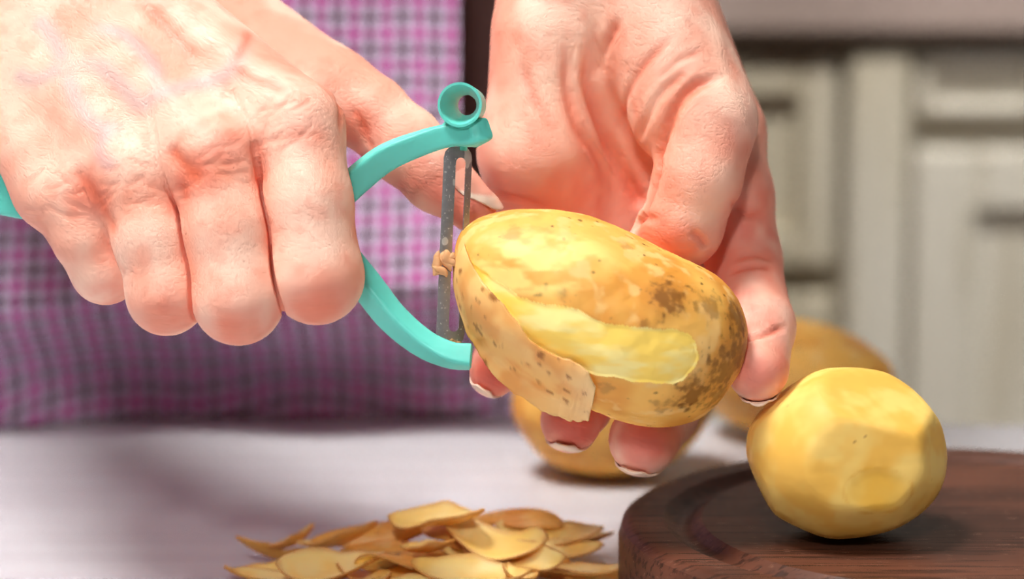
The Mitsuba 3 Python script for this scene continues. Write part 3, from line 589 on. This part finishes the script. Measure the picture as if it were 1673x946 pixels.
# creases, folds, veins and tendons: (line, radius mm, height mm, tint, tint strength)
RED, PINK, BLUE, PALE = srgb(214, 84, 52), srgb(236, 140, 116), srgb(186, 160, 166), srgb(246, 204, 180)
FEATURES = []
def crease(pts, r=1.3, h=-.55, tint=RED, k=.5): FEATURES.append((snap(pts, 6 * len(pts)), r, h, tint, k))
def vein(pts, r=2.0, h=.55, tint=BLUE, k=.55): FEATURES.append((snap(pts, 6 * len(pts)), r * 1.2, h * .5, tint, k))
# left hand's palm
crease([(925, 73), (928, 146), (945, 209), (974, 253), (1000, 300)], 1.9, -1.28)
crease([(969, 49), (962, 136), (988, 219), (1022, 287), (1052, 335)], 2.0, -2.40, RED, .5)
crease([(1013, 29), (984, 87), (974, 136)], 1.8, -1.28)
crease([(1178, 126), (1134, 141), (1105, 175), (1086, 219), (1073, 262), (1066, 300)], 1.6, -2.40, RED, .5)
crease([(1120, 117), (1081, 151), (1057, 194), (1042, 228)], 1.5, -1.28)
crease([(1100, 60), (1050, 110), (1022, 160), (1010, 215)], 1.4, -0.72)
crease([(1150, 80), (1110, 100), (1075, 130)], 1.2, -0.56)
crease([(1076, 255), (1074, 282), (1052, 345), (1030, 372)], 1.7, -1.76, RED, .5)
crease([(1030, 365), (1052, 355), (1078, 362)], 1.2, -1.12)
crease([(1128, 376), (1146, 392), (1156, 406)], 1.1, -0.96)
crease([(805, 318), (850, 326), (905, 345)], 1.3, -0.80)
crease([(850, 100), (880, 170), (920, 230)], 1.6, -0.56)
crease([(1187, 447), (1225, 436), (1263, 437)], 1.0, -0.96); crease([(1200, 425), (1230, 418), (1262, 425)], .9, -.45)
crease([(1205, 556), (1245, 548), (1283, 533)], 1.0, -0.96); crease([(1190, 330), (1225, 350), (1250, 340)], 1.2, -0.80)
vein([(1172, 30), (1180, 110), (1212, 190), (1232, 240)], 2.2, .7, PALE, .3)
vein([(1095, 230), (1070, 200), (1060, 160)], 2.0, .3, PALE, .2)
vein([(1060, 20), (1040, 60), (1015, 110)], 2.2, .4, PALE, .2)
vein([(942, 50), (946, 130), (962, 200), (985, 250), (1010, 310)], 2.6, .5, PALE, .6); vein([(990, 60), (978, 130), (1005, 215), (1035, 290)], 2.2, .4, PALE, .5)
vein([(900, 90), (905, 160), (925, 230), (950, 280)], 4.0, .4, PALE, .5); vein([(1085, 130), (1060, 180), (1040, 250)], 2.4, .4, PALE, .45); vein([(1140, 155), (1110, 200), (1092, 250)], 2.6, .3, PALE, .4)
vein([(1195, 260), (1165, 330), (1140, 380)], 4.0, .2, PALE, .55); vein([(1130, 90), (1090, 120), (1060, 165)], 2.0, .3, PALE, .4)
# right hand's back
crease([(230, 0), (260, 30), (308, 82), (334, 96)], 2.2, -.7)
vein([(107, 107), (156, 107), (193, 133), (230, 170), (259, 156), (297, 145), (363, 126), (385, 104), (400, 67)], 2.4, .75)
vein([(107, 111), (122, 159), (145, 196), (174, 211), (205, 206)], 2.2, .6)
vein([(56, 26), (85, 60), (107, 107)], 2.2, .5); vein([(148, 44), (200, 56), (237, 89), (252, 111), (262, 150)], 2.0, .5)
vein([(20, 120), (60, 130), (105, 110)], 2.0, .4); vein([(174, 211), (165, 250), (190, 280)], 2.0, .3)
crease([(382, 107), (408, 130), (445, 141), (471, 152)], 1.6, -.6); crease([(382, 107), (395, 85), (412, 50)], 1.5, -.4)
crease([(274, 237), (300, 268), (330, 297)], 2.2, -.9, RED, .7)
crease([(118, 270), (140, 300), (170, 345), (192, 385)], 2.4, -.6, RED, .5)
crease([(412, 225), (425, 265), (432, 300)], 2.4, -.7, RED, .5)
crease([(296, 300), (302, 330)], 2.0, -.7, RED, .5)
vein([(120, 40), (230, 130), (330, 230)], 5.5, 1.2, PALE, .1); vein([(250, 10), (380, 100), (470, 175)], 5.5, 1.1, PALE, .1); vein([(40, 90), (130, 200), (205, 280)], 4.0, .6, PALE, .1)
crease([(560, 160), (556, 200), (562, 240)], 1.5, -.7); crease([(585, 200), (600, 225), (612, 245)], 1.2, -.4); crease([(575, 175), (592, 200), (606, 220)], 1.0, -.35)
for y, k in ((480, -.25), (494, -.3), (508, -.35)): crease([(470, y + 6), (510, y), (560, y - 6)], 1.0, k, PINK, .2)
for y, k in ((515, -.25), (528, -.3), (540, -.35)): crease([(345, y - 4), (390, y), (432, y - 6)], 1.0, k, PINK, .2)
for y, k in ((505, -.25), (520, -.3)): crease([(235, y), (275, y + 3), (312, y - 3)], 1.0, k, PINK, .2)
# fine wrinkles across the knuckles
rw = np.random.default_rng(12)
for kx, ky, ax in ((468, 190, .5), (340, 262, .25), (212, 295, .1), (100, 318, -.1)):
    for q in range(9):
        ox, oy, s = rw.uniform(-46, 46), rw.uniform(-34, 40), rw.uniform(18, 42)
        a = ax + rw.uniform(-.5, .5) + (ox / 46) * -.5
        c_, s_n = math.cos(a) * s, -math.sin(a) * s
        crease([(kx + ox - c_, ky + oy - s_n), (kx + ox, ky + oy + 3), (kx + ox + c_, ky + oy + s_n)], .75, -.24, PINK, .2)
ORANGE = srgb(226, 112, 74)
def flush(pts, r, k, tint=ORANGE): FEATURES.append((snap(pts, 5 * len(pts)), r, 0.0, tint, k))
# blood-warm skin: along the palm's deep folds, around the knuckles and in the finger clefts
flush([(928, 130), (950, 215), (985, 285), (1030, 335)], 4.5, .32); flush([(965, 130), (990, 220), (1040, 320)], 3.5, .38); flush([(1150, 135), (1105, 175), (1075, 250), (1066, 300)], 4.0, .4); flush([(1060, 190), (1045, 240), (1062, 290)], 4.0, .38)
flush([(810, 315), (880, 335), (960, 340)], 5.5, .38); flush([(1035, 372), (1090, 400), (1150, 415)], 5.5, .35); flush([(1215, 215), (1225, 270), (1190, 350)], 3.5, .35)
flush([(100, 310), (160, 330), (200, 380)], 6.5, .38); flush([(270, 240), (330, 300), (380, 260)], 6.0, .4); flush([(420, 260), (432, 330), (440, 420)], 4.5, .4); flush([(300, 320), (310, 400), (320, 480)], 4.0, .35); flush([(515, 200), (535, 260), (550, 330)], 4.5, .3)
flush([(190, 310), (240, 330), (290, 335)], 6.0, .3); flush([(350, 330), (375, 350), (405, 335)], 6.0, .25); flush([(470, 500), (515, 510), (560, 490)], 6.0, .35); flush([(350, 535), (390, 545), (430, 530)], 5.5, .35); flush([(235, 520), (275, 530), (315, 515)], 5.0, .3)
flush([(560, 150), (570, 200), (600, 235)], 5.0, .4); flush([(660, 270), (700, 310), (740, 330)], 7.0, .4, srgb(220, 80, 60))
disp = np.zeros(len(V)); base_c = lerp(srgb(246, 200, 178), srgb(238, 166, 142), sstep(.35, .65, meshkit.fbm(V / 16, 3, 5)))
base_c = lerp(base_c, srgb(228, 128, 102), .30 * sstep(.5, .75, meshkit.fbm(V / 5, 3, 6)))
hands = V[:, 2] < 880
# flushed places: finger tips, knuckles, the palm's rim
for x, y, d, r, k in [(1050, 718, 766, 14, .9), (933, 690, 772, 13, .9), (808, 610, 776, 11, .9), (1236, 610, 752, 13, .75), (1236, 540, 770, 14, .5), (1210, 420, 785, 22, .5), (1225, 330, 790, 16, .45), (1110, 400, 766, 11, .55), (880, 335, 790, 22, .35), (1000, 340, 800, 18, .4),
                      (795, 330, 770, 12, .55), (740, 300, 772, 14, .5), (640, 290, 780, 14, .35), (580, 215, 780, 10, .5), (1215, 225, 768, 10, .3), (1075, 270, 785, 8, .4),
                      (515, 505, 738, 12, .4), (390, 535, 738, 11, .4), (275, 520, 742, 10, .35), (185, 480, 752, 9, .3), (322, 285, 738, 8, .55), (375, 245, 738, 7, .35), (148, 318, 748, 9, .55), (505, 215, 742, 9, .3), (300, 320, 742, 9, .3)]:
    dd = np.linalg.norm(V - cam(x, y, d), axis=1) / r
    base_c = lerp(base_c, srgb(216, 72, 54), k * .85 * sstep(1.1, .2, dd + .5 * (meshkit.noise(V / 4, 8) - .5)))
HT = cKDTree(V)
for line, r, h, tint, k in FEATURES:
    near = np.unique(np.concatenate(HT.query_ball_point(line, r * 3.2))).astype(int)
    d, al = path_distance(V[near], line)
    g = np.exp(-(d / r) ** 2) * np.minimum(1, 5 * np.minimum(al, 1 - al) + .15)
    disp[near] += h * g; base_c[near] = lerp(base_c[near], tint, k * g)
disp = np.where(np.abs(disp) > 2.2, np.sign(disp) * 2.2, disp)
V = V + N * disp[:, None]
V = V + N * (np.where(hands, (meshkit.fbm(V / 3.0, 2, 33) - .5) * .12, 0))[:, None]
def skin_relief(p, n, uv):
    b = mikit.noise(p.x * 900, p.y * 900, p.z * 900)
    l1 = dr.abs(mikit.noise(p.x * 900 + 3, p.y * 900, p.z * 1200) - .5); l2 = dr.abs(mikit.noise(p.x * 760 + 31, p.y * 900, p.z * 620 + p.x * 400) - .5)
    return 0.00004 * b - 0.00009 * ((1 - mikit.smoothstep(0.0, 0.07, l1)) + (1 - mikit.smoothstep(0.0, 0.07, l2)))
scene['skin'] = two({'type': 'bumpmap', 'arbitrary': proc(skin_relief, 2e-4), 'scale': 1.0, 'bsdf': {'type': 'principled', 'base_color': VC, 'roughness': 0.48, 'specular': 0.42}})
put('person', trimesh.Trimesh(world(V), skin.faces, process=False), 'skin', True, 'person in a checked apron peeling a potato with both hands over the table', 'person', color=base_c)
# finger nails: thin curved plates whose free edge stands past the finger tip
scene['nail'] = two({'type': 'principled', 'base_color': VC, 'roughness': 0.25, 'specular': 0.5, 'clearcoat': 0.4})
def nail(k, tip, r, axis, dorsal, back, ahead, half=58, lift=.15, grow=.06, hugk=.72):
    a = axis / np.linalg.norm(axis); n = dorsal - (dorsal @ a) * a; n /= np.linalg.norm(n); l = np.cross(a, n)
    uu = np.linspace(-1, 1, 17)[:, None]; ss = np.linspace(0, 1, 22)[None]
    t = uu * math.radians(half)
    s = -back + (ahead + back - (uu ** 2) * (ahead + 1.6)) * ss - (1 - ss) * 0
    hug = np.clip(s, 0, .92 * r); down = hugk * (r - np.sqrt(r * r - hug * hug)) + .004 * np.maximum(-s - 3, 0) ** 2
    def grid(R):
        R = R + grow * np.maximum(-s, 0)
        return tip + l * (R * np.sin(t))[..., None] + n * (R * np.cos(t) - down)[..., None] + a * (s + 0 * t)[..., None]
    top, bot = grid(r + lift + .28), grid(r + lift - .32)
    m = sheet(top, bot); m.vertices = world(m.vertices)
    w = sstep(.70, .80, ss + 0 * uu).reshape(-1)
    c = lerp(srgb(240, 172, 152), srgb(252, 226, 206), np.tile(w, 2))
    put('person__fingernail' + (f'_{k:03d}' if k else ''), m, 'nail', True, color=c)
def tipframe(fg): return fg[-1][0], fg[-1][1], fg[-1][0] - fg[-2][0]
for k, (fg, dors, ah) in enumerate([(L_FINGERS[0], (.15, .55, 1), 9.3), (L_FINGERS[1], (.1, .5, 1), 10.3), (L_FINGERS[2], (0, .5, 1), 9.1), (L_FINGERS[3], (-.25, .5, 1), 7.4)]):
    tp, r, ax = tipframe(fg); nail(k, tp, r, ax, np.array(dors, float), 4.0, ah, 50)
tp, r, ax = tipframe(R_FINGERS[4]); nail(4, tp, r, ax, np.array([.60, -.66, -.46]), 10.5, 7.6, 56, grow=.2, hugk=.3)
# ------------------------------------------------------------------ clothes
def weave(p, n, uv): return 0.00006 * mikit.noise(p.x * 2500, p.y * 2500, p.z * 900)
bumped('plum_cloth', (0.13, 0.066, 0.06), weave, 0.85, 0.2, 1e-4)
DRESS = [(a, b) for a, b in BODY[6:8]]
def f_dress(p):
    q = design_inv(p)
    d = None
    for (a, ra), (b, rb) in BODY[6:8]:
        c = capsule(p, a, ra + 12, b, rb + 12); d = c if d is None else smin(d, c, 40)
    skirt = smin(capsule(p, W(-.22, 1.16, .86), 100, W(-.25, 1.19, .50), 125), capsule(p, W(-.06, 1.16, .86), 100, W(-.03, 1.19, .50), 125), 60)
    d = smin(d, skirt, 30)
    for (a, ra), (b, rb) in (BODY[1], BODY[3], BODY[4], BODY[5]): d = smin(d, capsule(p, a, ra + 9, b, rb + 9), 20)
    return np.maximum(d, q[:, 2] * -1000 + 460) - 0.0
def design_inv(p): return world(p)
dm = surface_nets(f_dress, np.min([q - r - 150 for q, r in bp], 0), np.max([q + r + 60 for q, r in bp], 0), 8.0, polish=1)
put('person__dress', trimesh.Trimesh(world(dm.vertices), dm.faces, process=False), 'plum_cloth', True, label='plain plum brown dress under the apron')
def stripe(t):
    """Yarn colour along one direction of the check: plum, white, grey brown, white, each 2.6 mm."""
    f = t / 0.0114; f = f - dr.floor(f); e = 0.02
    pk = mikit.smoothstep(-e, e, f) * (1 - mikit.smoothstep(.27 - e, .27 + e, f)); dk = mikit.smoothstep(.5 - e, .5 + e, f) * (1 - mikit.smoothstep(.75 - e, .75 + e, f))
    return mikit.mix(mikit.mix((0.54, 0.44, 0.60), (0.36, 0.008, 0.21), pk), (0.05, 0.015, 0.03), dk)
def gingham(p, n, uv):
    th = 0.5 + 0.5 * dr.select(mikit.noise(uv.x * 3000, uv.y * 3000) > .5, 1, -1)
    return mikit.mix(stripe(uv.x), stripe(uv.y), 0.5 + 0.2 * (th - 0.5))
bumped('gingham', proc(gingham), weave, 0.8, 0.25, 1e-4)
nu, nv = 150, 150
uu = np.linspace(0, 1, nu)[:, None]; 
prof_l = np.array([(1.012, 1.30), (1.008, 1.10), (1.002, .92), (.995, .85), (.982, .81), (.968, .786), (.972, .772), (.966, .760), (.957, .7516)])
prof_r = np.array([(1.014, 1.30), (1.012, 1.10), (1.006, .92), (.992, .85), (.972, .815), (.968, .800), (.994, .779), (1.008, .764), (1.006, .7516)])
pl, pr = catmull(prof_l, nv), catmull(prof_r, nv)
mixw = sstep(.25, .62, uu)
yz = pl[None] * (1 - mixw)[..., None] + pr[None] * mixw[..., None]
xr = -.0183 + .030 * sstep(.86, .75, yz[..., 1])
X = -.34 + (xr + .34) * uu
fold = .0045 * np.sin(X * 70 + 5 * yz[..., 1]) * sstep(.75, .80, yz[..., 1]) + .006 * (meshkit.fbm(np.stack([X * 14, yz[..., 1] * 22, X * 0], -1), 3, 4) - .5)
Yc = yz[..., 0] + fold * sstep(.7505, .77, yz[..., 1])
front_g = np.stack([X, Yc, yz[..., 1]], -1); back_g = front_g + [0, .0009, 0]
ap = sheet(front_g, back_g)
arc = np.concatenate([np.zeros((nu, 1)), np.cumsum(np.linalg.norm(np.diff(front_g, axis=1), axis=2), 1)], 1)
uvs = np.stack([(X + .004 * np.sin(yz[..., 1] * 60) * 0).reshape(-1), arc.reshape(-1)], 1)
put('person__apron', ap, 'gingham', True, label='purple and white checked apron', uv=np.vstack([uvs, uvs]))
